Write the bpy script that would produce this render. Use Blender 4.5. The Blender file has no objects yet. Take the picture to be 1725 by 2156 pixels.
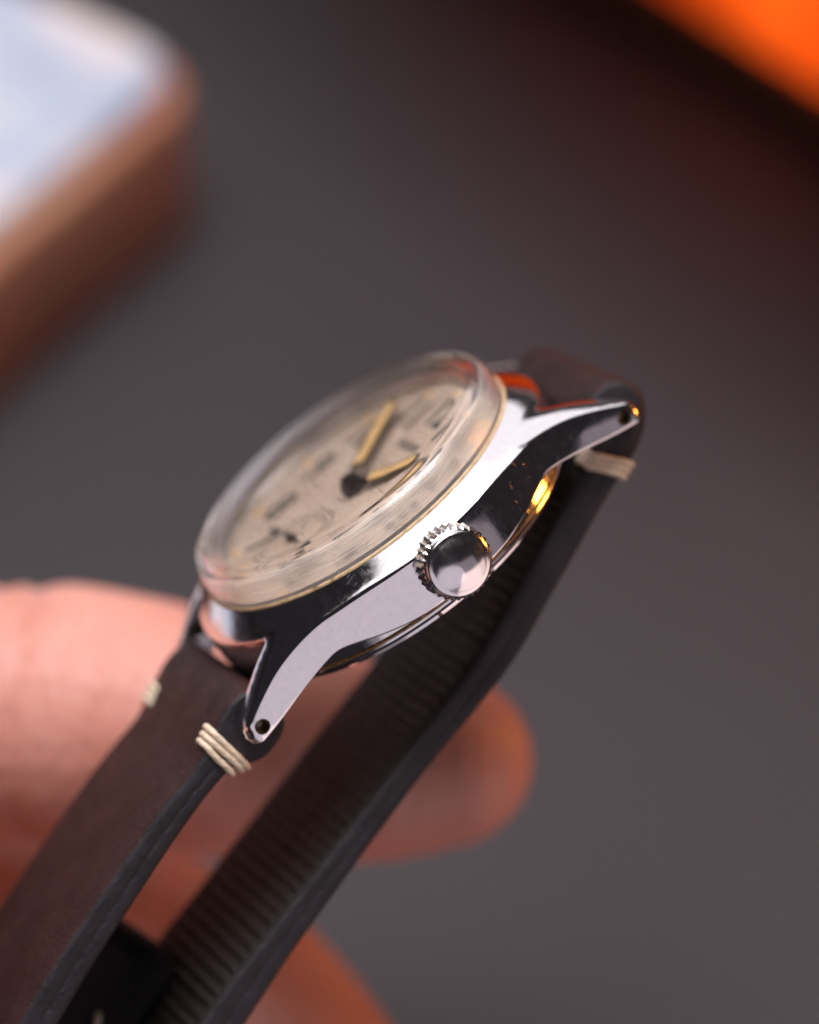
import bpy, bmesh, math, random
import numpy as np
from mathutils import Matrix, Vector
from mathutils.geometry import delaunay_2d_cdt
random.seed(7); rng = np.random.default_rng(7)
S = 0.001                                   # everything below is written in millimetres
scene = bpy.context.scene
col = scene.collection

# ------------------------------------------------------------------ camera
PITCH = math.radians(45)
FPX, CX, CY, WPX = 9222.8, 862.5, 1078.0, 1725.0   # focal length and centre in units of a 1725 px wide frame
cs, sn = math.cos(PITCH), math.sin(PITCH)
RC = Matrix(((1, 0, 0), (0, sn, -cs), (0, cs, sn)))
CW = Vector((0, -310.0, 310.0))             # camera 310 mm above the desk
cam = bpy.data.cameras.new('camera'); camo = bpy.data.objects.new('camera', cam); col.objects.link(camo)
m4 = RC.to_4x4(); m4.translation = CW * S; camo.matrix_world = m4
cam.sensor_fit = 'HORIZONTAL'; cam.sensor_width = 36; cam.lens = 36 * FPX / WPX
cam.clip_start = 0.01; cam.clip_end = 50
cam.dof.use_dof = True; cam.dof.focus_distance = 0.3165; cam.dof.aperture_fstop = 14.5
cam.dof.aperture_blades = 0
scene.camera = camo
def cdir(r, u, b): return (RC @ Vector((r, u, b))).normalized()
def px(x, y, d):                            # point seen at pixel x, y, d mm in front of the camera
    return CW + RC @ Vector(((x-CX)/FPX*d, -(y-CY)/FPX*d, -d))
def hit(x, y, h):                           # point seen at pixel x, y on the level plane z = h
    v = RC @ Vector(((x-CX)/FPX, -(y-CY)/FPX, -1)); return CW + v * ((h-CW.z)/v.z)

# ------------------------------------------------------------------ world, lamps, exposure
w = bpy.data.worlds.new('World'); scene.world = w; w.use_nodes = True
w.node_tree.nodes['Background'].inputs[0].default_value = (0.55, 0.48, 0.55, 1)
w.node_tree.nodes['Background'].inputs[1].default_value = 0.035
WATCH = px(862.5, 1078, 330)
def area(name, direction, dist, sx, sy, power, colr, aim=WATCH, spread=180):
    l = bpy.data.lights.new(name, 'AREA'); l.shape = 'RECTANGLE'; l.size = sx*S; l.size_y = sy*S
    l.energy = power; l.color = colr; l.spread = math.radians(spread)
    o = bpy.data.objects.new(name, l); col.objects.link(o)
    p = aim + direction*dist; o.location = p*S
    o.rotation_euler = (-direction).to_track_quat('-Z', 'Y').to_euler(); return o
wdir = lambda x, y, z: Vector((x, y, z)).normalized()
KEY_AIM = WATCH + Vector((-40, 25, -40))
area('softbox_key', wdir(-.10, .12, .98), 470, 280, 280, 2.6, (1, .95, .97), WATCH, 160)
area('softbox_rim', wdir(-.19, .14, .97), 480, 560, 520, 1.25, (1, .95, .97), WATCH)
area('softbox_back', wdir(-.02, .88, .46), 620, 420, 420, .65, (1, .95, .98))
area('window_fill', wdir(.51, -.83, -.19), 780, 1400, 1150, 1.1, (1, .84, .93))
area('fill_right', wdir(.86, -.47, -.38), 600, 600, 420, .80, (1, .74, .70))  # fill added to brighten the fingertip and the box side
dsk = area('round_softbox', wdir(.27, -.96, -.05), 745, 700, 700, .50, (1, .90, 1)); dsk.data.shape = 'DISK'
area('lamp_orange', wdir(.93, .33, .08), 300, 62, 62, .31, (1, .33, .04))
scene.view_settings.view_transform = 'Standard'; scene.view_settings.look = 'None'
scene.view_settings.exposure = 0; scene.view_settings.gamma = 1
scene.cycles.use_denoising = True
scene.cycles.max_bounces = 16; scene.cycles.transmission_bounces = 12; scene.cycles.glossy_bounces = 8
scene.cycles.sample_clamp_indirect = 6; scene.cycles.blur_glossy = 0.3

# ------------------------------------------------------------------ materials
def newmat(name):
    m = bpy.data.materials.new(name); m.use_nodes = True
    nt = m.node_tree; return m, nt, nt.nodes['Principled BSDF']
def N(nt, t, **k):
    n = nt.nodes.new(t)
    for a, v in k.items():
        if a.startswith('i_'):
            key = a[2:]; n.inputs[int(key) if key.isdigit() else key.replace('_', ' ')].default_value = v
        else: setattr(n, a, v)
    return n
def coords(nt, scale=(1000,)*3, rot=(0, 0, 0)):
    tc = N(nt, 'ShaderNodeTexCoord'); mp = N(nt, 'ShaderNodeMapping')
    mp.inputs['Scale'].default_value = scale; mp.inputs['Rotation'].default_value = rot
    nt.links.new(tc.outputs['Object'], mp.inputs[0]); return mp.outputs[0]
def noise(nt, vec, scale, detail=3, rough=.55):
    n = N(nt, 'ShaderNodeTexNoise'); n.inputs['Scale'].default_value = scale
    n.inputs['Detail'].default_value = detail; n.inputs['Roughness'].default_value = rough
    nt.links.new(vec, n.inputs['Vector']); return n.outputs['Fac']
def ramp(nt, fac, stops):
    r = N(nt, 'ShaderNodeValToRGB'); e = r.color_ramp.elements
    e[0].position, e[1].position = stops[0][0], stops[-1][0]
    c = lambda v: (v, v, v, 1) if not hasattr(v, '__len__') else tuple(v)+(1,)*(4-len(v))
    e[0].color, e[1].color = c(stops[0][1]), c(stops[-1][1])
    for p_, v in stops[1:-1]:
        el = e.new(p_); el.color = c(v)
    nt.links.new(fac, r.inputs[0]); return r.outputs[0]
def math_(nt, op, a, b=None):
    n = N(nt, 'ShaderNodeMath', operation=op)
    for i, v in enumerate((a, b)):
        if v is None: continue
        if isinstance(v, (int, float)): n.inputs[i].default_value = v
        else: nt.links.new(v, n.inputs[i])
    return n.outputs[0]
def bump(nt, bs, height, dist, strength=1.0, prev=None):
    b = N(nt, 'ShaderNodeBump'); b.inputs['Distance'].default_value = dist; b.inputs['Strength'].default_value = strength
    nt.links.new(height, b.inputs['Height'])
    if prev is not None: nt.links.new(prev, b.inputs['Normal'])
    nt.links.new(b.outputs[0], bs.inputs['Normal']); return b.outputs[0]
def simple(name, c, rough=.5, metal=0, noise_amt=.15, nscale=2.0, bumpd=0, bscale=8):
    m, nt, bs = newmat(name)
    v = coords(nt); f = noise(nt, v, nscale, 4)
    lo = tuple(x*(1-noise_amt) for x in c); hi = tuple(min(1, x*(1+noise_amt)) for x in c)
    nt.links.new(ramp(nt, f, [(.3, lo), (.7, hi)]), bs.inputs['Base Color'])
    bs.inputs['Roughness'].default_value = rough; bs.inputs['Metallic'].default_value = metal
    if bumpd: bump(nt, bs, noise(nt, v, bscale, 4), bumpd)
    return m

def make_steel(name, wear=1.0, soft=0.0, base=(.84, .82, .835)):
    m, nt, bs = newmat(name); v = coords(nt)
    bs.inputs['Metallic'].default_value = 1
    # hairline scratches in three directions
    scr = None
    for k, (rx, ry, rz) in enumerate(((.3, .2, .5), (1.2, .7, 2.1), (2.2, 1.9, 1.0))):
        vv = coords(nt, (1000*.5, 1000*26, 1000*.5) if k != 1 else (1000*24, 1000*.45, 1000*.6), (rx, ry, rz))
        s_ = ramp(nt, noise(nt, vv, 1.0, 2), [(.66, 0), (.72, 1)])
        mask = ramp(nt, noise(nt, v, .9+.3*k, 2), [(.44, 0), (.60, 1)])
        s_ = math_(nt, 'MULTIPLY', s_, mask)
        scr = s_ if scr is None else math_(nt, 'MAXIMUM', scr, s_)
    # small pits
    vo = N(nt, 'ShaderNodeTexVoronoi'); vo.inputs['Scale'].default_value = 5.0; nt.links.new(v, vo.inputs['Vector'])
    pit = ramp(nt, vo.outputs['Distance'], [(.04, 1), (.16, 0)])
    pit = math_(nt, 'MULTIPLY', pit, ramp(nt, noise(nt, v, .8, 2), [(.50, 0), (.60, 1)]))
    h = math_(nt, 'ADD', math_(nt, 'MULTIPLY', scr, -.5), math_(nt, 'MULTIPLY', pit, -1.0))
    h2 = noise(nt, v, .45, 2)
    b0 = bump(nt, bs, h2, 0.000010)
    bump(nt, bs, h, 0.0000030*wear, 1, b0)
    dirt = noise(nt, v, 1.6, 5)
    r = math_(nt, 'ADD', ramp(nt, dirt, [(.35, .06+soft), (.75, .15+soft)]), math_(nt, 'MULTIPLY', math_(nt, 'MAXIMUM', scr, pit), .12*wear))
    nt.links.new(r, bs.inputs['Roughness'])
    nt.links.new(ramp(nt, dirt, [(.3, tuple(x*.93 for x in base)), (.7, base)]), bs.inputs['Base Color'])
    return m
STEEL = make_steel('polished_steel')
CROWN = make_steel('crown_steel', .6, .07)
DARKHOLE = simple('tarnished_steel', (.25, .2, .15), .5, 1)
GRIME = simple('brass_grime', (.30, .17, .06), .55, .3, .6, 3)

def make_crystal():
    m, nt, bs = newmat('acrylic_crystal')
    bs.inputs['Transmission Weight'].default_value = 1; bs.inputs['IOR'].default_value = 1.49
    bs.inputs['Base Color'].default_value = (1.0, .985, .955, 1)
    tc = N(nt, 'ShaderNodeTexCoord'); sp = N(nt, 'ShaderNodeSeparateXYZ'); nt.links.new(tc.outputs['Object'], sp.inputs[0])
    ang = math_(nt, 'ARCTAN2', sp.outputs[1], sp.outputs[0])
    cb = N(nt, 'ShaderNodeCombineXYZ')
    nt.links.new(math_(nt, 'MULTIPLY', ang, 2.0), cb.inputs[0]); nt.links.new(math_(nt, 'MULTIPLY', sp.outputs[2], 9000.0), cb.inputs[1])
    streak = noise(nt, cb.outputs[0], 1.3, 4)
    rr = math_(nt, 'SQRT', math_(nt, 'ADD', math_(nt, 'MULTIPLY', sp.outputs[0], sp.outputs[0]), math_(nt, 'MULTIPLY', sp.outputs[1], sp.outputs[1])))
    side = ramp(nt, math_(nt, 'MULTIPLY', rr, 1000.0/14), [(.905, 0), (.925, 1)])    # wear is on the outer wall, not on the dome
    v = coords(nt)
    scr = ramp(nt, noise(nt, coords(nt, (400, 16000, 400), (.2, .1, .7)), 1, 2), [(.68, 0), (.72, 1)])
    b0 = bump(nt, bs, math_(nt, 'MULTIPLY', streak, side), 0.00003)
    bump(nt, bs, scr, 0.000006, 1, b0)
    r = math_(nt, 'MULTIPLY', ramp(nt, streak, [(.35, .04), (.5, .10), (.72, .24)]), side)
    nt.links.new(r, bs.inputs['Roughness'])
    cloud = math_(nt, 'MULTIPLY', ramp(nt, streak, [(.40, .05), (.56, .13), (.70, .42)]), side)
    nt.links.new(math_(nt, 'SUBTRACT', 1.0, cloud), bs.inputs['Transmission Weight'])
    return m
CRYSTAL = make_crystal()

def make_dial():
    m, nt, bs = newmat('aged_dial'); v = coords(nt)
    f = noise(nt, v, .22, 5); g = noise(nt, v, 3, 3)
    c = ramp(nt, f, [(.3, (.60, .45, .36)), (.5, (.70, .565, .475)), (.75, (.75, .63, .55))])
    mx = N(nt, 'ShaderNodeMix', data_type='RGBA', blend_type='MULTIPLY'); mx.inputs[0].default_value = .25
    nt.links.new(c, mx.inputs[6]); nt.links.new(ramp(nt, g, [(.3, (.75, .68, .6)), (.6, (1, 1, 1))]), mx.inputs[7])
    nt.links.new(mx.outputs[2], bs.inputs['Base Color']); bs.inputs['Roughness'].default_value = .55
    return m
DIAL = make_dial()
INK = simple('dial_ink', (.06, .06, .06), .6)
LUME = simple('aged_lume', (.86, .56, .25), .7, 0, .12, 2)
HANDM = simple('blued_hand', (.05, .045, .05), .35, .7)

def make_leather(name, c, rough, bd, speck=.0, streaky=False):
    m, nt, bs = newmat(name); v = coords(nt)
    f = noise(nt, v, .35, 5)
    base = ramp(nt, f, [(.3, tuple(x*.65 for x in c)), (.7, tuple(x*1.4 for x in c))])
    if speck:
        vo = N(nt, 'ShaderNodeTexVoronoi'); vo.inputs['Scale'].default_value = 1.1; nt.links.new(v, vo.inputs['Vector'])
        d = math_(nt, 'MULTIPLY', ramp(nt, vo.outputs['Distance'], [(.05, 1), (.13, 0)]), ramp(nt, noise(nt, v, .9, 2), [(.52, 0), (.66, 1)]))
        mx = N(nt, 'ShaderNodeMix', data_type='RGBA'); nt.links.new(math_(nt, 'MULTIPLY', d, speck), mx.inputs[0])
        nt.links.new(base, mx.inputs[6]); mx.inputs[7].default_value = (.30, .15, .13, 1); base = mx.outputs[2]
    nt.links.new(base, bs.inputs['Base Color'])
    nt.links.new(ramp(nt, noise(nt, v, 1.2, 4), [(.3, rough-.1), (.7, rough+.12)]), bs.inputs['Roughness'])
    vv = coords(nt, (1000, 220, 1300)) if streaky else v
    h = math_(nt, 'ADD', noise(nt, vv, 3.0 if not streaky else 2.2, 5, .65), math_(nt, 'MULTIPLY', noise(nt, v, 9, 3), .35))
    bs.inputs['Specular IOR Level'].default_value = .3
    bump(nt, bs, h, bd); return m
LEATHER = make_leather('brown_leather', (.022, .0078, .0076), .50, .00016, .55)
EDGE = make_leather('waxed_leather_edge', (.0165, .014, .018), .42, .00014, 0, True)
LINING = make_leather('ribbed_lining', (.010, .0075, .0065), .55, .0001)
THREAD = simple('waxed_thread', (.66, .54, .40), .55, 0, .15, 4, .00006, 6)

def make_skin():
    m, nt, bs = newmat('skin'); v = coords(nt)
    f = noise(nt, v, .09, 4)
    nt.links.new(ramp(nt, f, [(.30, (.56, .225, .17)), (.52, (.61, .275, .215)), (.72, (.65, .33, .27))]), bs.inputs['Base Color'])
    bs.inputs['Roughness'].default_value = .45
    bs.inputs['Subsurface Weight'].default_value = .25
    bs.inputs['Subsurface Radius'].default_value = (.0036, .0011, .0006); bs.inputs['Subsurface Scale'].default_value = 1.0
    h = math_(nt, 'ADD', noise(nt, v, .9, 5), math_(nt, 'MULTIPLY', noise(nt, coords(nt, (1500, 260, 260)), 1, 4), 1.3))
    bump(nt, bs, h, .00022); return m
SKIN = make_skin()

# ------------------------------------------------------------------ mesh helpers
def mesh(name, verts, faces, smooth=True, mats=None):
    me = bpy.data.meshes.new(name); me.from_pydata([tuple(c*S for c in v) for v in verts], [], [tuple(f) for f in faces])
    if smooth: me.polygons.foreach_set('use_smooth', [True]*len(me.polygons))
    bm = bmesh.new(); bm.from_mesh(me); bmesh.ops.recalc_face_normals(bm, faces=bm.faces); bm.to_mesh(me); bm.free()
    me.update(); return me
def obj(name, me, mat, parent=None, label=None, cat=None, kind=None, group=None):
    o = bpy.data.objects.new(name, me); col.objects.link(o)
    if mat is not None and me is not None:
        for mm in (mat if isinstance(mat, (list, tuple)) else [mat]):
            if not any(x == mm for x in me.materials): me.materials.append(mm)
    if parent: o.parent = parent
    if label: o['label'] = label
    if cat: o['category'] = cat
    if kind: o['kind'] = kind
    if group: o['group'] = group
    return o
def sharp(me, deg=35):
    me.set_sharp_from_angle(angle=math.radians(deg))
def lathe(profile, n=160, axis='z', closed=True):
    V, F = [], []; k = len(profile)
    for i in range(n):
        a = 2*math.pi*i/n; c, s = math.cos(a), math.sin(a)
        for r, h in profile:
            V.append((r*c, r*s, h) if axis == 'z' else (h, r*c, r*s))
    for i in range(n):
        j = (i+1) % n
        for q in range(k if closed else k-1):
            q2 = (q+1) % k
            F.append((i*k+q, j*k+q, j*k+q2, i*k+q2))
    return V, F
def weld(me, d=1e-6):
    bm = bmesh.new(); bm.from_mesh(me); bmesh.ops.remove_doubles(bm, verts=bm.verts, dist=d)
    bmesh.ops.dissolve_degenerate(bm, edges=bm.edges, dist=1e-9)
    bmesh.ops.recalc_face_normals(bm, faces=bm.faces); bm.to_mesh(me); bm.free(); me.update()
def spline(pts, step):                      # Catmull-Rom through pts, resampled evenly
    P = np.array(pts, float); P = np.vstack([2*P[0]-P[1], P, 2*P[-1]-P[-2]]); out = []
    for i in range(1, len(P)-2):
        for t in np.linspace(0, 1, 24, endpoint=False):
            a, b, c, d = P[i-1:i+3]
            out.append(.5*((2*b)+(-a+c)*t+(2*a-5*b+4*c-d)*t*t+(-a+3*b-3*c+d)*t**3))
    out.append(P[-2]); out = np.array(out)
    L = np.concatenate([[0], np.cumsum(np.linalg.norm(np.diff(out, axis=0), axis=1))])
    n = max(2, int(L[-1]/step)+1); u = np.linspace(0, L[-1], n)
    return np.stack([np.interp(u, L, out[:, k]) for k in range(out.shape[1])], 1)
def inset(poly, d):                         # move a closed CCW polyline inwards
    P = np.array(poly); T = np.roll(P, -1, 0)-np.roll(P, 1, 0); T /= np.linalg.norm(T, axis=1)[:, None]+1e-12
    return P + d*np.stack([-T[:, 1], T[:, 0]], 1)
def tube(path, r, n=10, ply=0, twist=0, cap=True, ell=None):
    P = np.array(path, float); T = np.gradient(P, axis=0); T /= np.linalg.norm(T, axis=1)[:, None]
    up = np.array([0, 0, 1.0]) if abs(T[0][2]) < .9 else np.array([1.0, 0, 0])
    V, F = [], []; s = 0; R = r if hasattr(r, '__len__') else [r]*len(P)
    nrm = np.cross(T[0], up); nrm /= np.linalg.norm(nrm)
    for i in range(len(P)):
        nrm = nrm-T[i]*(nrm@T[i]); nrm /= np.linalg.norm(nrm); bn = np.cross(T[i], nrm)
        if i: s += np.linalg.norm(P[i]-P[i-1])
        for k in range(n):
            a = 2*math.pi*k/n; rr = R[i]*(1+(.08*math.cos(ply*(a+twist*s)) if ply else 0))
            V.append(tuple(P[i]+rr*(math.cos(a)*nrm+math.sin(a)*bn)))
    for i in range(len(P)-1):
        for k in range(n): F.append((i*n+k, i*n+(k+1) % n, (i+1)*n+(k+1) % n, (i+1)*n+k))
    if cap: F.append(tuple(range(n))); F.append(tuple(range((len(P)-1)*n, len(P)*n)))
    return V, F

def rbox(w_, d_, h_, rc, re, nseg=8):       # rounded block: plan corners rc, edge rounding re
    V, F = [], []; prof = [(re, 0), (re*.3, re*.08), (0, re*.4)]
    prof += [(0, h_-re)]+[(re*(1-math.cos(t)), h_-re+re*math.sin(t)) for t in np.linspace(0, math.pi/2, 6)[1:]]
    def ring(ins, z):
        pts = []
        for cx_, cy_, a0_ in ((w_/2-rc, d_/2-rc, 0), (-w_/2+rc, d_/2-rc, 90), (-w_/2+rc, -d_/2+rc, 180), (w_/2-rc, -d_/2+rc, 270)):
            for t in np.linspace(0, 90, nseg):
                a = math.radians(a0_+t); pts.append((cx_+(rc-ins)*math.cos(a), cy_+(rc-ins)*math.sin(a), z))
        return pts
    n = 4*nseg
    for ins, z in prof: V += ring(ins, z)
    for i in range(len(prof)-1):
        for k in range(n): F.append((i*n+k, i*n+(k+1) % n, (i+1)*n+(k+1) % n, (i+1)*n+k))
    F += [tuple(range(n)), tuple(range((len(prof)-1)*n, len(prof)*n))]
    return V, F

# ------------------------------------------------------------------ desk
V = [(-900, -105, 0), (900, -105, 0), (900, 900, 0), (-900, 900, 0)]
dm, nt, bs = newmat('desk_mat'); v = coords(nt)
nt.links.new(ramp(nt, noise(nt, v, .02, 4), [(.3, (.0203, .0170, .0205)), (.7, (.0245, .0206, .0247))]), bs.inputs['Base Color'])
bs.inputs['Roughness'].default_value = .6; bump(nt, bs, noise(nt, v, 1.2, 5), .0002)
obj('desk', mesh('desk', V, [(0, 1, 2, 3)]), dm, kind='structure')

# ------------------------------------------------------------------ the watch
MW = Matrix(((0.34076766, 0.75356622, -0.56215243), (-0.18653991, 0.64024742, 0.74517522), (0.92145551, -0.14906775, 0.35874579)))
TW = Vector((-4.12119222, 1.80624429, -330.0))
watch = obj('wristwatch', None, None, None, 'vintage steel wristwatch on brown leather strap, held up by the fingers', 'watch')
wm = (RC @ MW).to_4x4(); wm.translation = (CW + RC @ TW)*S; watch.matrix_world = wm

# case: plan outline, top and underside as height functions
RCASE, LUGX, TIPX = 15.3, 8.2, 10.45
q = []
ta = math.radians(21)
for a in np.linspace(0, ta, 16): q.append((RCASE*math.cos(a), RCASE*math.sin(a)))
p0 = np.array(q[-1]); p1 = np.array((TIPX, 18.3)); lc = np.linalg.norm(p1-p0)
m0 = lc*np.array((-math.sin(ta), math.cos(ta))); m1 = lc*np.array((-math.sin(.0), math.cos(.0)))
for t in np.linspace(0, 1, 46)[1:]:
    q.append(tuple((2*t**3-3*t*t+1)*p0+(t**3-2*t*t+t)*m0+(-2*t**3+3*t*t)*p1+(t**3-t*t)*m1))
XOY = [c[1] for c in q]; XOX = [c[0] for c in q]
for t in np.linspace(0, math.pi/2, 7)[1:]: q.append((TIPX-.75+.75*math.cos(t)-.12*t, 18.3+.75*math.sin(t)))
q.append((9.1, 19.08)); q.append((8.8, 19.05))
for t in np.linspace(0, math.pi/2, 5): q.append((LUGX+.45-.45*math.sin(t), 18.58+.45*math.cos(t)))
RB = 15.55; yi = math.sqrt(RB*RB-LUGX*LUGX)
for yy in np.linspace(18.3, yi+.35, 18): q.append((LUGX, yy))
a0 = math.atan2(yi, LUGX)
for a in np.linspace(a0+.022, math.pi/2, 34): q.append((RB*math.cos(a), RB*math.sin(a)))
quad = q
right = quad; top_l = [(-x, y) for x, y in reversed(quad)][1:]
half = right+top_l
outline = half+[(-x, -y) for x, y in half[1:-1]] if False else half+[(x, -y) for x, y in reversed(half)][1:-1]
outline = np.array(outline)
EY = [0, 8, 10, 12, 14.3, 16.4, 17.7, 18.6, 19.1]; EZ = [-1.62, -1.5, -1.5, -1.92, -2.72, -3.78, -4.50, -5.0, -5.45]
BY = [0, 3, 5, 7, 8.6, 10, 11.2, 13.2, 15.8, 17.6, 18.6, 19.1]; BZ = [-5.55, -5.5, -5.35, -5.0, -4.55, -4.25, -4.45, -5.1, -6.02, -6.5, -6.62, -6.3]
def smooth_tab(X, Y):
    f = spline(list(zip(X, Y)), .15); return f[:, 0], f[:, 1]
EYs, EZs = smooth_tab(EY, EZ); BYs, BZs = smooth_tab(BY, BZ)
def xo(y): return float(np.interp(abs(y), XOY, XOX))
def ztop(x, y):
    r = math.hypot(x, y); ay, ax = abs(y), abs(x)
    cone = -.02-.72*(r-13.4)-.05*max(0, r-13.4)**2
    s_ = max(0, min(xo(ay)-ax, 2.6)); kk = float(np.interp(ay, [0, 13, 15.4, 17.7, 19], [.9, 1, .75, .45, .3]))
    lug = float(np.interp(ay, EYs, EZs))+kk*(.60*s_-.115*s_*s_)
    k = .9; h = max(k-abs(cone-lug), 0)/k
    return max(cone, lug)+h*h*k*.22
def zbot(x, y): return float(np.interp(abs(y), BYs, BZs))
def fill(loop, inner_r, step, zf, n_in=180):
    pts = [tuple(c) for c in loop]; nO = len(pts)
    ring = [(inner_r*math.cos(2*math.pi*i/n_in), inner_r*math.sin(2*math.pi*i/n_in)) for i in range(n_in)]
    LP = np.array(loop); A, B = LP, np.roll(LP, -1, 0)
    grid = []
    for gx in np.arange(-15.6, 15.7, step):
        for gy in np.arange(-19.2, 19.2, step):
            x, y = gx+(step*.5 if int(round(gy/step)) % 2 else 0), gy
            if math.hypot(x, y) < inner_r+step*.55: continue
            c = ((A[:, 1] > y) != (B[:, 1] > y)); xi = A[:, 0]+(y-A[:, 1])*(B[:, 0]-A[:, 0])/(B[:, 1]-A[:, 1]+1e-12)
            if np.count_nonzero(c & (xi > x)) % 2 == 0: continue
            d = B-A; t = np.clip(((x-A[:, 0])*d[:, 0]+(y-A[:, 1])*d[:, 1])/(d[:, 0]**2+d[:, 1]**2+1e-12), 0, 1)
            if np.hypot(A[:, 0]+t*d[:, 0]-x, A[:, 1]+t*d[:, 1]-y).min() < step*.5: continue
            grid.append((x, y))
    allp = [Vector(c) for c in pts+ring+grid]
    r = delaunay_2d_cdt(allp, [], [list(range(nO))], 1, 1e-7)
    vs, fs = r[0], r[2]
    fs = [f for f in fs if math.hypot(*(sum((np.array(vs[i]) for i in f), np.zeros(2))/len(f))) > inner_r*math.cos(math.pi/n_in)]
    return vs, fs
loops = []                                   # (inset, which surface, offset from it)
t_in = inset(outline, .16)
V, F = [], []
vs, fs = fill(t_in, 13.0, .36, ztop)
V += [(v_[0], v_[1], ztop(v_[0], v_[1])) for v_ in vs]; F += [tuple(f) for f in fs]
nO = len(outline); start = len(V)
rows = [(.16, 't', 0), (.07, 't', -.03), (.015, 't', -.09), (0, 't', -.16), (-.015, 't', -.30), (-.05, 'm', .2), (-.075, 'm', .4), (-.08, 'm', .5), (-.075, 'm', .6), (-.05, 'm', .8), (-.015, 'b', .22), (0, 'b', .12), (.03, 'b', .05), (.1, 'b', 0)]
for d, wh, off in rows:
    P = inset(outline, d)
    for (x, y), (ox, oy) in zip(P, outline):
        zt, zb = ztop(*inset_pt) if False else ztop(x, y), zbot(x, y)
        z = zt+off if wh == 't' else zb+off if wh == 'b' else zt-.3+(zb+.22-zt+.3)*off
        V.append((x, y, z))
for r_ in range(len(rows)-1):
    for i in range(nO):
        j = (i+1) % nO; a = start+r_*nO
        F.append((a+i, a+j, a+nO+j, a+nO+i))
b_in = inset(outline, .1)
vs, fs = fill(b_in, 12.6, .6, zbot); o_ = len(V)
V += [(v_[0], v_[1], zbot(v_[0], v_[1])) for v_ in vs]; F += [tuple(i+o_ for i in f) for f in fs]
me = mesh('case', V, F); weld(me, 3e-5)
bm = bmesh.new(); bm.from_mesh(me)
bmesh.ops.bridge_loops(bm, edges=[e for e in bm.edges if e.is_boundary]); bmesh.ops.triangulate(bm, faces=bm.faces)
bmesh.ops.recalc_face_normals(bm, faces=bm.faces); print('open edges', sum(e.is_boundary or not e.is_manifold for e in bm.edges)); bm.to_mesh(me); bm.free()
me.polygons.foreach_set('use_smooth', [True]*len(me.polygons))
case = obj('case', me, STEEL, watch)
# spring-bar holes
cutters = []
for sx in (-1, 1):
    for sy in (-1, 1):
        cv = []; n = 28
        for h in (7.5, 12):
            for i in range(n):
                a = 2*math.pi*i/n; cv.append((sx*h, sy*17.7+.60*math.cos(a), -5.62+.60*math.sin(a)))
        cf = [tuple(range(n)), tuple(range(n, 2*n))]+[(i, (i+1) % n, n+(i+1) % n, n+i) for i in range(n)]
        cutters.append((cv, cf))
cv, cf = [], []
for a, b in cutters: cf += [tuple(i+len(cv) for i in f) for f in b]; cv += a
cutme = mesh('cut', cv, cf, False); cuto = obj('cut', cutme, None)
bo = case.modifiers.new('b', 'BOOLEAN'); bo.object = cuto; bo.solver = 'EXACT'; bo.operation = 'DIFFERENCE'
cuto.parent = watch
bpy.context.view_layer.update()
dg = bpy.context.evaluated_depsgraph_get()
nm = bpy.data.meshes.new_from_object(case.evaluated_get(dg)); case.modifiers.clear(); case.data = nm
bpy.data.objects.remove(cuto)
nm.polygons.foreach_set('use_smooth', [True]*len(nm.polygons)); sharp(nm, 50)

# middle ring under the flank and snap-on back with its rims and opening notch
me = mesh('case_ring', *lathe([(14.75, -4.0), (14.75, -5.55), (14.55, -5.72), (12.5, -5.72), (12.5, -4.0)], 200)); sharp(me, 30)
obj('case_ring', me, STEEL, watch)
V, F = lathe([(14.30, -5.70), (14.30, -5.90), (14.62, -5.93), (14.62, -6.10), (14.45, -6.38), (13.85, -6.52), (13.70, -6.58), (13.62, -6.95), (13.2, -7.12), (11.0, -7.45), (6, -7.7), (.01, -7.75), (.01, -5.7)], 240)
V = [(x*(13.6/13.95 if -.20 < math.atan2(y, x) < .16 and math.hypot(x, y) > 13.5 and z < -6.5 else 1), y, z) for x, y, z in V]
me = mesh('case_back', V, F); sharp(me, 25); obj('case_back', me, STEEL, watch)
me = mesh('seam_grime', *lathe([(14.66, -5.70), (14.60, -5.93), (14.2, -5.93), (14.2, -5.70)], 200)); obj('seam_grime', me, GRIME, watch)

# crystal, its seat, dial
cp = [(13.42, -.35), (13.42, .25), (13.37, 1.1), (13.28, 1.85), (13.18, 2.15), (13.02, 2.38), (12.84, 2.50), (12.76, 2.53), (12.70, 2.56), (12.45, 2.72), (12.25, 2.82), (12.05, 2.87)]
for r in (11.5, 10.5, 9, 7.5, 6, 4.5, 3, 1.5, .01): cp.append((r, 2.87+.62*(1-(r/12.05)**2)))
ci = [(r, 2.50-.0039*r*r) for r in (.01, 1.5, 3, 4.5, 6, 7.5, 9, 10.5)]+[(11.3, 1.95), (11.8, 1.72), (12.1, 1.35), (12.25, .8), (12.3, -.35)]
cp = [(r, z*.96 if z > .3 else z) for r, z in cp]; ci = [(r, z*.96 if z > .3 else z) for r, z in ci]
me = mesh('crystal', *lathe(cp+ci, 220)); weld(me, 2.5e-5); sharp(me, 40)
obj('crystal', me, CRYSTAL, watch)
def ring_mat():
    m, nt, bs = newmat('crystal_seat_residue'); v = coords(nt)
    nt.links.new(ramp(nt, noise(nt, v, 1.1, 5, .7), [(.32, (.10, .055, .02)), (.45, (.48, .33, .17)), (.7, (.62, .47, .30))]), bs.inputs['Base Color'])
    bs.inputs['Roughness'].default_value = .6; bump(nt, bs, noise(nt, v, 3, 4), .0001); return m
me = mesh('crystal_seat', *lathe([(13.56, -.3), (13.60, -.06), (13.50, .07), (13.43, .08), (13.43, -.3)], 200)); obj('crystal_seat', me, ring_mat(), watch)
ZD = -.62
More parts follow.
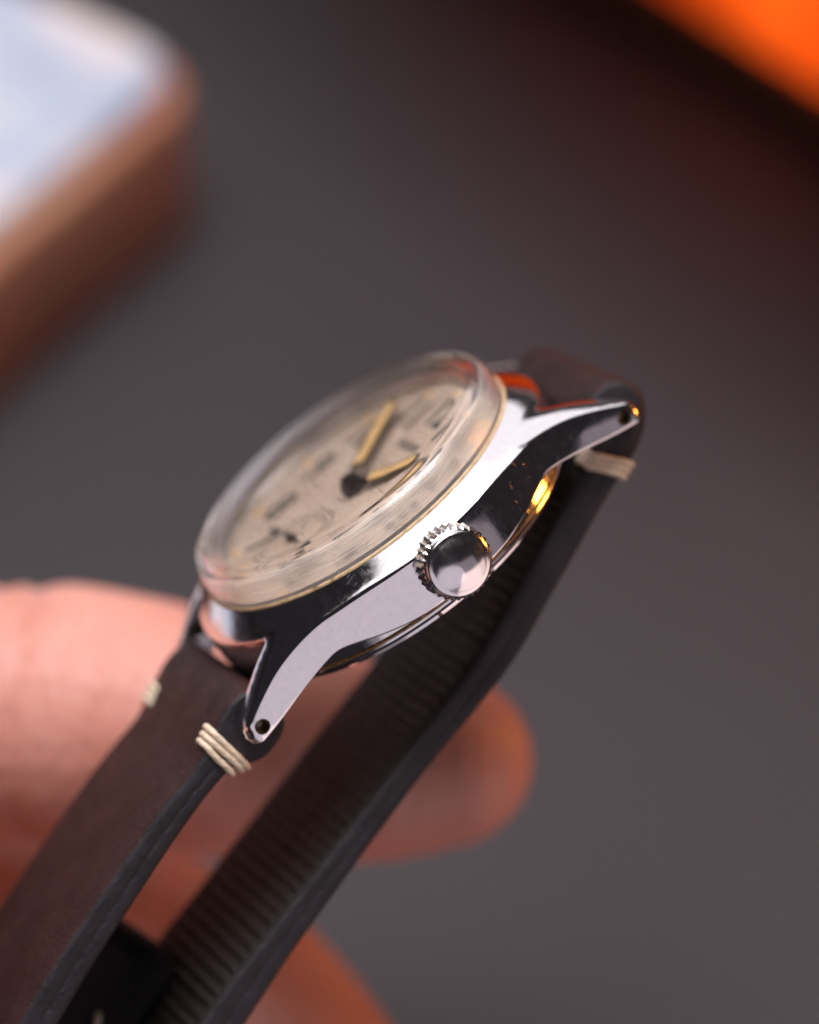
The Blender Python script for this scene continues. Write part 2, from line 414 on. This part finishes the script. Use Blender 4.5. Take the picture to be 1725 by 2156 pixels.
dial = obj('dial', mesh('dial', *lathe([(.01, ZD), (12.25, ZD), (12.75, ZD-.02), (12.75, ZD-.35), (.01, ZD-.35)], 128)), DIAL, watch)
weld(dial.data, 2e-5); sharp(dial.data, 30)
me = mesh('rehaut', *lathe([(12.30, ZD+.02), (12.32, -.36), (13.0, -.36), (13.0, ZD+.02)], 128)); sharp(me, 40); obj('rehaut', me, simple('inner_ring', (.62, .55, .47), .4, .4), watch)
def text_mesh(name, s, size, extr=.02):
    cu = bpy.data.curves.new(name, 'FONT'); cu.body = s; cu.size = size*S; cu.extrude = extr*S
    cu.align_x = 'CENTER'; cu.align_y = 'CENTER'; cu.offset = .04*size*S*.5
    o = bpy.data.objects.new(name, cu); col.objects.link(o)
    bpy.context.view_layer.update()
    me = bpy.data.meshes.new_from_object(o.evaluated_get(bpy.context.evaluated_depsgraph_get()))
    bpy.data.objects.remove(o); return me
lume_me = mesh('hour_marker', *lathe([(.01, .09), (.36, .08), (.46, 0), (.01, 0)], 18))
weld(lume_me, 2e-5)
for h in range(1, 13):
    a = math.radians(30*h); sx, cy_ = math.sin(a), math.cos(a)
    o = obj('hour_marker', lume_me, LUME, dial); o.location = (11.15*sx*S, 11.15*cy_*S, ZD*S)
    if h != 6:
        o = obj('numeral', text_mesh('numeral', str(h), 4.3), INK, dial)
        o.location = (8.75*sx*S, 8.75*cy_*S, (ZD+.03)*S); o.scale = (.92, 1.0, 1)
o = obj('lettering', text_mesh('lettering', 'HARWA', 1.25), simple('faded_ink', (.16, .14, .13), .7), dial); o.location = (.3*S, 5.1*S, (ZD+.03)*S)
def arc_ring(c, r0, r1, n=72, h=.02):
    V, F = [], []
    for i in range(n):
        a = 2*math.pi*i/n
        V += [(c[0]+r0*math.cos(a), c[1]+r0*math.sin(a), ZD+h), (c[0]+r1*math.cos(a), c[1]+r1*math.sin(a), ZD+h)]
    for i in range(n):
        j = (i+1) % n; F.append((2*i, 2*i+1, 2*j+1, 2*j))
    return V, F
FINE = simple('fine_dial_print', (.13, .11, .10), .7)
for r in (3.55, 2.9): obj('seconds_track', mesh('seconds_track', *arc_ring((0, -6.1), r-.08, r+.08)), FINE, dial)
obj('minute_track', mesh('minute_track', *arc_ring((0, 0), 12.0, 12.06)), FINE, dial)

def hand_obj(name, ang, r0, r1, wd, z, tip):
    # dark frame round a luminous fill
    root_pts = [(-.22, r0-.9), (-.22, r0), (-wd/2, r0+.3), (-wd/2*1.08, r1-tip), (-.06, r1), (.06, r1), (wd/2*1.08, r1-tip), (wd/2, r0+.3), (.22, r0), (.22, r0-.9)]
    V = [(x, y, z) for x, y in root_pts]+[(x, y, z+.10) for x, y in root_pts]; n = len(root_pts)
    F = [tuple(range(n)), tuple(range(n, 2*n))]+[(i, (i+1) % n, n+(i+1) % n, n+i) for i in range(n)]
    o = obj(name, mesh(name, V, F, False), HANDM, watch)
    k = wd/2-.23
    fp = [(-k, r0+.45), (-k*1.08, r1-tip-.1), (0, r1-.55), (k*1.08, r1-tip-.1), (k, r0+.45)]
    V = [(x, y, z+.09) for x, y in fp]+[(x*.8, y, z+.19) for x, y in fp]; n = len(fp)
    F = [tuple(range(n)), tuple(range(n, 2*n))]+[(i, (i+1) % n, n+(i+1) % n, n+i) for i in range(n)]
    obj('luminous_fill', mesh('luminous_fill', V, F, False), LUME, o)
    o.rotation_euler = (0, 0, -math.radians(ang)); return o
hand_obj('minute_hand', 318, 1.5, 10.3, 1.35, .28, .8)
hand_obj('hour_hand', 54, 1.5, 7.7, 1.5, -.02, .9)
me = mesh('hand_hub', *lathe([(.01, ZD), (.95, ZD), (.95, -.09), (1.0, -.07), (1.0, .11), (.8, .15), (.8, .41), (.55, .49), (.5, .67), (.01, .71)], 40)); weld(me, 2e-5); sharp(me, 35); obj('hand_hub', me, HANDM, watch)
V, F = [], []
def addbox(V, F, x0, x1, y0, y1, z0, z1):
    b = len(V); V += [(x, y, z) for z in (z0, z1) for y in (y0, y1) for x in (x0, x1)]
    F += [tuple(b+i for i in f) for f in ((0, 1, 3, 2), (4, 5, 7, 6), (0, 1, 5, 4), (2, 3, 7, 6), (0, 2, 6, 4), (1, 3, 7, 5))]
sp_ = [(-1.5, .32), (-1.5, -.32), (-.4, -.16), (-.3, -.45), (.3, -.45), (.4, -.14), (3.2, -.07), (3.2, .07), (.4, .14), (.3, .45), (-.3, .45), (-.4, .16)]
n = len(sp_); V = [(x, y, ZD+.35) for x, y in sp_]+[(x, y, ZD+.45) for x, y in sp_]
F = [tuple(range(n)), tuple(range(n, 2*n))]+[(i, (i+1) % n, n+(i+1) % n, n+i) for i in range(n)]
o = obj('seconds_hand', mesh('seconds_hand', V, F, False), HANDM, watch); o.location = (0, -6.1*S, 0); o.rotation_euler = (0, 0, math.radians(-4))
me = mesh('pivot', *lathe([(.01, ZD), (.3, ZD), (.3, ZD+.6), (.01, ZD+.62)], 16)); weld(me, 2e-5); pv = obj('pivot', me, HANDM, o)

# crown with its teeth
CZ = -3.12
cpv = [(.01, 15.0), (1.6, 15.0), (1.6, 15.55), (2.42, 15.6), (2.50, 15.7), (2.50, 17.1), (2.44, 17.2), (2.34, 17.27)]
for t in np.linspace(.1, 1, 6): cpv.append((2.34-.22*(1-math.cos(t*math.pi/2))*1.0, 17.29+.26*math.sin(t*math.pi/2)))
for r in (1.9, 1.65, 1.4, 1.1, .8, .5, .2, .004): cpv.append((r, 17.55+.66*(1-(r/2.12)**2)))
me = mesh('crown', *lathe(cpv, 96, 'x')); weld(me, 6e-6); sharp(me, 38)
crown = obj('crown', me, CROWN, watch); crown.location = (0, 0, CZ*S); crown.scale = (1, 1.05, 1.05)
NT = 32
tv = [(15.62, -.24, 2.44), (15.62, 0, 2.66), (15.62, .24, 2.44), (17.1, -.24, 2.44), (17.0, 0, 2.67), (17.1, .24, 2.44), (17.27, 0, 2.40)]
tf = [(0, 1, 2), (0, 3, 4, 1), (1, 4, 5, 2), (3, 6, 4), (4, 6, 5), (0, 2, 5, 3), (3, 5, 6)]
tme = mesh('crown_tooth', tv, tf, False)
for i in range(NT):
    o = obj('crown_tooth', tme, CROWN, crown); o.rotation_euler = (2*math.pi*i/NT, 0, 0)
me = mesh('crown_grime', *lathe([(1.9, 15.28), (2.38, 15.30), (2.40, 15.62), (1.9, 15.62)], 60, 'x')); obj('crown_grime', me, GRIME, crown)

# spring bars
for sy in (-1, 1):
    V, F = lathe([(.01, -9.5), (.28, -9.5), (.30, -9.2), (.30, -8.1), (.75, -8.0), (.75, 8.0), (.30, 8.1), (.30, 9.2), (.28, 9.5), (.01, 9.5)], 24, 'x')
    me = mesh('spring_bar', V, F); sharp(me, 35); o = obj('spring_bar', me, DARKHOLE, watch); o.location = (0, sy*17.7*S, -5.62*S)

# ------------------------------------------------------------------ leather strap
HW = 7.95
def strap(name, outer, inner, label):
    A = spline(outer, .6); B = spline(inner, .6)[::-1]
    poly = np.vstack([A, B[:-1]]); nA = len(A)
    area2 = np.sum(poly[:, 0]*np.roll(poly[:, 1], -1)-np.roll(poly[:, 0], -1)*poly[:, 1])
    sgn = 1 if area2 > 0 else -1
    n = len(poly); V, F, MI = [], [], []
    for x, d in ((-HW, .42), (-HW+.10, .16), (-HW+.35, 0), (-4, 0), (0, 0), (4, 0), (HW-.35, 0), (HW-.10, .16), (HW, .42)):
        P = inset(poly, d*sgn)
        V += [(x, a, b) for a, b in P]
    ns = 9
    for k in range(ns-1):
        for i in range(n):
            j = (i+1) % n
            F.append((k*n+i, k*n+j, (k+1)*n+j, (k+1)*n+i))
            MI.append(1 if k in (0, ns-2) else (0 if i < nA-1 else 2))
    P = inset(poly, .42*sgn)                # cut edges: two layers with a glue line sunk between them, slightly uneven
    ca = P[:nA]; cb = np.vstack([P[:1], P[nA:][::-1]]); u = np.linspace(0, 1, 240)
    def along(c):
        L_ = np.concatenate([[0], np.cumsum(np.linalg.norm(np.diff(c, axis=0), axis=1))])/1.0; L_ /= L_[-1]
        return np.stack([np.interp(u, L_, c[:, 0]), np.interp(u, L_, c[:, 1])], 1)
    ca, cb = along(ca), along(cb); ts = [0, .12, .30, .45, .52, .59, .75, .9, 1]; ex = [0, .03, .05, .01, -.05, .01, .05, .03, 0]
    for sx in (-1, 1):
        b = len(V); wob = np.cumsum(rng.normal(0, .25, len(u))); wob = .03*np.sin(wob); wob2 = .04*np.sin(np.cumsum(rng.normal(0, .15, len(u))))
        for k_, t in enumerate(ts):
            for i in range(len(u)):
                tt = t+(wob2[i] if 0 < k_ < len(ts)-1 else 0); q_ = ca[i]*(1-tt)+cb[i]*tt
                V.append((sx*(HW+ex[k_]+(wob[i]+rng.normal(0, .012) if 0 < k_ < len(ts)-1 else 0)), q_[0], q_[1]))
        for k_ in range(len(ts)-1):
            for i in range(len(u)-1):
                F.append((b+k_*len(u)+i, b+k_*len(u)+i+1, b+(k_+1)*len(u)+i+1, b+(k_+1)*len(u)+i)); MI.append(1)
    me = bpy.data.meshes.new(name); me.from_pydata([tuple(c*S for c in v_) for v_ in V], [], F)
    for mm in (LEATHER, EDGE, LINING): me.materials.append(mm)
    me.polygons.foreach_set('material_index', MI); me.polygons.foreach_set('use_smooth', [True]*len(MI))
    bm = bmesh.new(); bm.from_mesh(me); bmesh.ops.recalc_face_normals(bm, faces=bm.faces); bm.to_mesh(me); bm.free(); sharp(me, 45)
    o = obj(name, me, None, watch, label); return o
out6 = [(-15.4, -6), (-15.8, -4.4), (-17.1, -3.5), (-18.6, -3.65), (-20.2, -4.3), (-21.8, -5.1), (-23.3, -5.7), (-28.3, -6.75), (-37.2, -9.3), (-43.7, -11.5), (-52, -15), (-60, -19)]
in6 = [(-15.4, -6), (-15.9, -7.6), (-17, -8.4), (-18.8, -8.7), (-20.3, -8.1), (-21.6, -7.7), (-26.3, -8.7), (-35, -11.4), (-41, -13.5), (-50, -17.2), (-58, -21.4)]
out12 = [(15.6, -5.4), (16.1, -4.2), (17.5, -3.6), (19, -3.7), (20.2, -4.7), (20.5, -6.2), (19.8, -7.7), (18.3, -9.0), (16, -9.95), (13, -11), (6, -13.8), (-.5, -16.2), (-11, -18.3), (-24.8, -21.8), (-32, -24), (-45, -28)]
in12 = [(15.6, -5.4), (15.2, -6.4), (14.4, -7.3), (11, -8.9), (5, -11.3), (-2.8, -14.1), (-13, -16.5), (-27, -19.7), (-34, -21.4), (-46, -25.6)]
s6 = strap('strap', out6, in6, 'short strap piece showing its smooth brown outer leather')
s12 = strap('strap', out12, in12, 'strap piece folded under the case showing its ribbed dark lining')
# ribs of the lining
rp = spline(in12, .2)
L = np.concatenate([[0], np.cumsum(np.linalg.norm(np.diff(rp, axis=0), axis=1))])
rv, rf = [], []
for x, sc in ((-7.35, .5), (-7.15, 1), (7.15, 1), (7.35, .5)):
    for a in np.linspace(0, math.pi, 6): rv.append((x, -.42*math.cos(a), .17*sc*math.sin(a)-.03))
for k in range(3):
    for i in range(5): rf.append((k*6+i, k*6+i+1, (k+1)*6+i+1, (k+1)*6+i))
rf += [tuple(range(6)), tuple(range(18, 24))]
rme = mesh('rib', rv, rf)
u = 4.2
while u < L[-1]-1:
    y, z = np.interp(u, L, rp[:, 0]), np.interp(u, L, rp[:, 1]); y2, z2 = np.interp(u+.3, L, rp[:, 0]), np.interp(u+.3, L, rp[:, 1])
    o = obj('rib', rme, LINING, s12); o.location = (0, y*S, z*S); o.rotation_euler = (math.atan2(z2-z, y2-y)+math.pi+random.uniform(-.06, .06), 0, random.uniform(-.012, .012)); o.scale = (1, random.uniform(.8, 1.08), random.uniform(.6, 1.25))
    u += random.uniform(.96, 1.14)
# thread wraps at the loops
def wrap(parent, top, bot, sx, jit, reach=1.7):
    (y0, z0), (y1, z1) = top, bot
    path = [(sx*(HW-reach), y0, z0-.25), (sx*(HW-reach+.25), y0, z0+.18), (sx*(HW-.5), y0, z0+.2), (sx*(HW+.12), y0+.02, z0-.12),
            (sx*(HW+.22), y0*.75+y1*.25+jit, z0*.75+z1*.25), (sx*(HW+.24), (y0+y1)/2+jit, (z0+z1)/2), (sx*(HW+.2), y0*.2+y1*.8, z0*.2+z1*.8), (sx*(HW-.1), y1, z1-.2), (sx*(HW-1.2), y1, z1-.25), (sx*(HW-1.5), y1, z1+.3)]
    P = spline(path, .1); V, F = tube(P, .255, 12, 3, 2.2)
    obj('stitch', mesh('stitch', V, F), THREAD, parent)
for sx in (1, -1):
    for k, (dy, dyb, jit) in enumerate(((0, .05, .0), (-.52, -.40, .0), (-1.02, -1.15, -.05))):
        y = -20.6+dy; zt = float(np.interp(-y, [20.2, 21.8, 23.3], [-4.3, -5.1, -5.7]))
        yb = -20.2+dyb; zb = float(np.interp(-yb, [18.8, 20.3, 21.6, 26.3], [-8.7, -8.1, -7.7, -8.7]))
        wrap(s6, (y, zt), (yb, zb), sx, jit)
    for k, (dy, dyb) in enumerate(((0, 0), (-.52, -.5), (-1.0, -1.0))):
        wrap(s12, (14.6+dy*.8, -7.2+dy*.4), (16.6+dyb, -9.75+dyb*.36), sx, 0)

# dark block added for the shade between the strap pieces, with cream stitches
kc = spline(in12, .2); i0 = int(np.argmin(np.abs(kc[:, 0]+32.5))); ky, kz = kc[i0]; kt = kc[i0+3]-kc[i0-3]; ka = math.atan2(kt[1], kt[0])
V, F = rbox(7.0, 44, 9.4, 2.2, 1.6, 6); me = mesh('gap_shade_block', [(x-4.3, y-22, z-.2) for x, y, z in V], F); sharp(me, 40)
gap_block = obj('gap_shade_block', me, LINING, watch)
gap_block.location = (0, ky*S, kz*S); gap_block.rotation_euler = (ka+math.pi, 0, 0)
for y0, z0, y1, z1 in ((-6.6, 3.6, -7.7, 3.0), (-8.0, 2.9, -8.9, 2.4), (-9.8, 1.6, -10.7, 1.3)):
    P = spline([(-1.1, y0, z0), (-.72, y0-.15, z0-.1), (-.62, (y0+y1)/2, (z0+z1)/2), (-.72, y1+.15, z1+.1), (-1.1, y1, z1)], .12)
    obj('stitch', mesh('stitch', *tube(P, .3, 10, 3, 2.2)), THREAD, gap_block)

# ------------------------------------------------------------------ the hand
def ring_pts(c, t, r, e, n=28):
    t = t/np.linalg.norm(t); a = np.cross(t, np.array([0, 0, 1.0])); a /= np.linalg.norm(a); b = np.cross(a, t)
    return [tuple(c+r*(math.cos(k*2*math.pi/n)*a*e+math.sin(k*2*math.pi/n)*b)) for k in range(n)]
def digit(chain, step=1.2, creases=()):
    C = np.array([[*px(x, y, d), r] for x, y, d, r in chain]); P = spline(C, step); n = 28
    V, F = [], []; T = np.gradient(P[:, :3], axis=0); s = 0
    L_ = np.concatenate([[0], np.cumsum(np.linalg.norm(np.diff(P[:, :3], axis=0), axis=1))]); tot = L_[-1]
    for i in range(len(P)):
        r = P[i, 3]; back = tot-L_[i]
        for cpos, cd, cw in creases: r -= cd*math.exp(-((back-cpos)/cw)**2)
        V += ring_pts(P[i, :3], T[i], r, 1.0, n)
    # rounded tip
    t = T[-1]/np.linalg.norm(T[-1]); r = P[-1, 3]
    for k in np.linspace(.15, .98, 8):
        V += ring_pts(P[-1, :3]+t*r*1.05*math.sin(k*math.pi/2), t, r*math.cos(k*math.pi/2), 1, n)
    nr = len(V)//n
    for i in range(nr-1):
        for k in range(n): F.append((i*n+k, i*n+(k+1) % n, (i+1)*n+(k+1) % n, (i+1)*n+k))
    F += [tuple(range(n)), tuple(range((nr-1)*n, nr*n))]
    return V, F
HV, HF = [], []
def add(vf):
    b = len(HV); HV.extend(vf[0]); HF.extend(tuple(i+b for i in f) for f in vf[1])
# index finger lies behind both strap pieces
add(digit([(-1300, 1650, 362, 13), (-800, 1540, 361, 12), (-350, 1500, 359, 11.6), (-60, 1500, 358, 11.0), (60, 1505, 357.5, 10.9), (180, 1512, 357, 10.8), (420, 1545, 356.5, 10.0), (650, 1590, 356, 9.0), (820, 1608, 356, 8.0), (925, 1602, 356, 7.25)],
          creases=((33.5, 1.2, .8), (36.5, 1.1, .9), (39.5, .6, .7))))
# middle finger below it, bent down past the strap
add(digit([(-1300, 2030, 370, 12), (-700, 2000, 373, 11.5), (-200, 1985, 374, 11.2), (150, 2005, 374, 10.6), (380, 2055, 373, 10.0), (500, 2135, 370, 9.5), (640, 2300, 366, 9.1), (740, 2470, 362, 8.5), (790, 2580, 359, 7.6)], creases=((28, .6, .8), (30, .5, .8))))
# ring and little finger, thumb and palm, outside the frame
add(digit([(-1300, 2480, 352, 11.5), (-700, 2500, 352, 10.8), (-200, 2520, 350, 10), (200, 2560, 348, 9.2), (420, 2680, 344, 8.6), (560, 2830, 340, 7.6)]))
add(digit([(-1250, 2850, 340, 10), (-700, 2900, 340, 9.2), (-300, 2930, 338, 8.4), (50, 2960, 336, 7.8), (260, 3040, 332, 6.8)]))
add(digit([(-1700, 1900, 352, 15), (-1150, 1850, 336, 13.5), (-760, 1950, 326, 12.0), (-480, 2080, 320, 11), (-360, 2160, 318, 9.5)]))
add(digit([(-2600, 2350, 350, 22), (-2100, 2300, 352, 21), (-1600, 2250, 353, 20), (-1350, 2250, 353, 17)]))
add(digit([(-2600, 1950, 356, 20), (-2000, 1880, 357, 19), (-1500, 1850, 358, 16)]))
add(digit([(-2500, 2750, 345, 20), (-2000, 2720, 344, 18), (-1500, 2700, 343, 15)]))
add(digit([(-3600, 2450, 355, 21), (-3000, 2420, 353, 22), (-2400, 2380, 352, 22)]))
hand = obj('hand', mesh('hand', HV, HF), SKIN, None, 'bare fingers holding the watch strap from behind, index fingertip pointing past it', 'hand')
rm = hand.modifiers.new('r', 'REMESH'); rm.mode = 'VOXEL'; rm.voxel_size = .0007
sm = hand.modifiers.new('s', 'SMOOTH'); sm.factor = .5; sm.iterations = 4
bpy.context.view_layer.update()
dg = bpy.context.evaluated_depsgraph_get(); nm = bpy.data.meshes.new_from_object(hand.evaluated_get(dg)); hand.modifiers.clear(); hand.data = nm
nm.polygons.foreach_set('use_smooth', [True]*len(nm.polygons))

# ------------------------------------------------------------------ things lying on the desk behind
H1 = 21.0
c0 = hit(392, 120, H1); e1 = hit(0, 452, H1); b1 = hit(325, 0, H1)
d1 = (e1-c0).normalized(); d2 = (b1-c0); d2 = (d2-d1*d2.dot(d1)).normalized()
print('box angle', math.degrees(math.acos(max(-1, min(1, (b1-c0).normalized().dot(d1))))))
BW, BD = 130, 90
ctr = c0+d1*BW/2+d2*BD/2
box = obj('patterned_box', None, None, None, 'box with a white and pale blue lid and brown sides, blurred on the desk', 'box')
box.location = (ctr.x*S, ctr.y*S, 0); box.rotation_euler = (0, 0, math.atan2(d1.y, d1.x))
bm_, nt, bs = newmat('box_side'); v = coords(nt)
nt.links.new(ramp(nt, noise(nt, v, .03, 2), [(.35, (.42, .19, .115)), (.55, (.47, .23, .14)), (.72, (.58, .36, .19))]), bs.inputs['Base Color']); bs.inputs['Roughness'].default_value = .32
obj('body', mesh('body', *rbox(BW+3.6, BD+3.6, H1-2.4, 7, 2.2)), bm_, box)
lm_, nt, bs = newmat('box_lid'); v = coords(nt)
nt.links.new(ramp(nt, noise(nt, v, .055, 1), [(.42, (.66, .60, .60)), (.54, (.36, .42, .54)), (.66, (.46, .50, .58))]), bs.inputs['Base Color']); bs.inputs['Roughness'].default_value = .5
o = obj('lid', mesh('lid', *rbox(BW, BD, 3.0, 6, 1.4)), lm_, box); o.location = (0, 0, (H1-3.0)*S)

g0 = hit(1225, -40, 0); g1 = hit(1760, 305, 0); d1 = (g1-g0).normalized(); d2 = Vector((-d1.y, d1.x, 0))
if d2.y < 0: d2 = -d2
OW, OD, OH = 150, 80, 70
ctr = (g0+g1)/2+d1*10+d2*OD/2
om, nt, bs = newmat('orange_shade'); v = coords(nt); nt.nodes.remove(bs)
cl = ramp(nt, noise(nt, v, .09, 3), [(.35, (.80, .15, .015)), (.6, (.85, .20, .03)), (.75, (.80, .06, .012))])
tr = N(nt, 'ShaderNodeBsdfTranslucent'); df = N(nt, 'ShaderNodeBsdfDiffuse'); mx = N(nt, 'ShaderNodeMixShader', i_0=.35)
nt.links.new(cl, tr.inputs[0]); df.inputs[0].default_value = (.35, .07, .015, 1)
nt.links.new(tr.outputs[0], mx.inputs[1]); nt.links.new(df.outputs[0], mx.inputs[2]); nt.links.new(mx.outputs[0], nt.nodes['Material Output'].inputs[0])
oo = obj('orange_lantern', None, None, None, 'glowing orange lantern standing on the desk, blurred', 'lantern')
ang_ = math.atan2(d1.y, d1.x); oo.location = (ctr.x*S, ctr.y*S, 0); oo.rotation_euler = (0, 0, ang_)
V, F = rbox(OW, OD, OH, 8, 4, 8); F = F[:-2]
o = obj('shade', mesh('shade', V, F), om, oo); o.location = (0, 0, 3*S)
obj('base', mesh('base', *rbox(OW+2, OD+2, 6.5, 9, 1, 8)), simple('lantern_base', (.14, .045, .015), .5), oo)
o = obj('light_flag', mesh('light_flag', *rbox(OW+76, OD+76, 4, 10, 1, 8)), simple('light_flag_mat', (.05, .02, .012), .5), oo); o.location = (0, 0, 72.9*S)  # unseen overhang added to keep the key light off the desk below
bl = bpy.data.lights.new('lantern_light', 'POINT'); bl.energy = .017; bl.color = (1, .55, .25); bl.shadow_soft_size = .008
bo_ = bpy.data.objects.new('lantern_light', bl); col.objects.link(bo_); bo_.parent = oo
BP = hit(1650, 235, 0)+d2*13-ctr; BP = Matrix.Rotation(-ang_, 3, 'Z') @ BP
bo_.location = (BP.x*S, BP.y*S, 17*S)
b2 = bpy.data.lights.new('lantern_light', 'POINT'); b2.energy = .06; b2.color = (1, .40, .22); b2.shadow_soft_size = .008  # extra light added inside to strengthen the red reflection on the case
o = bpy.data.objects.new('lantern_light', b2); col.objects.link(o); o.parent = oo
BP = hit(1300, 10, 0)+d2*42-ctr; BP = Matrix.Rotation(-ang_, 3, 'Z') @ BP; o.location = (BP.x*S, BP.y*S, 34*S)
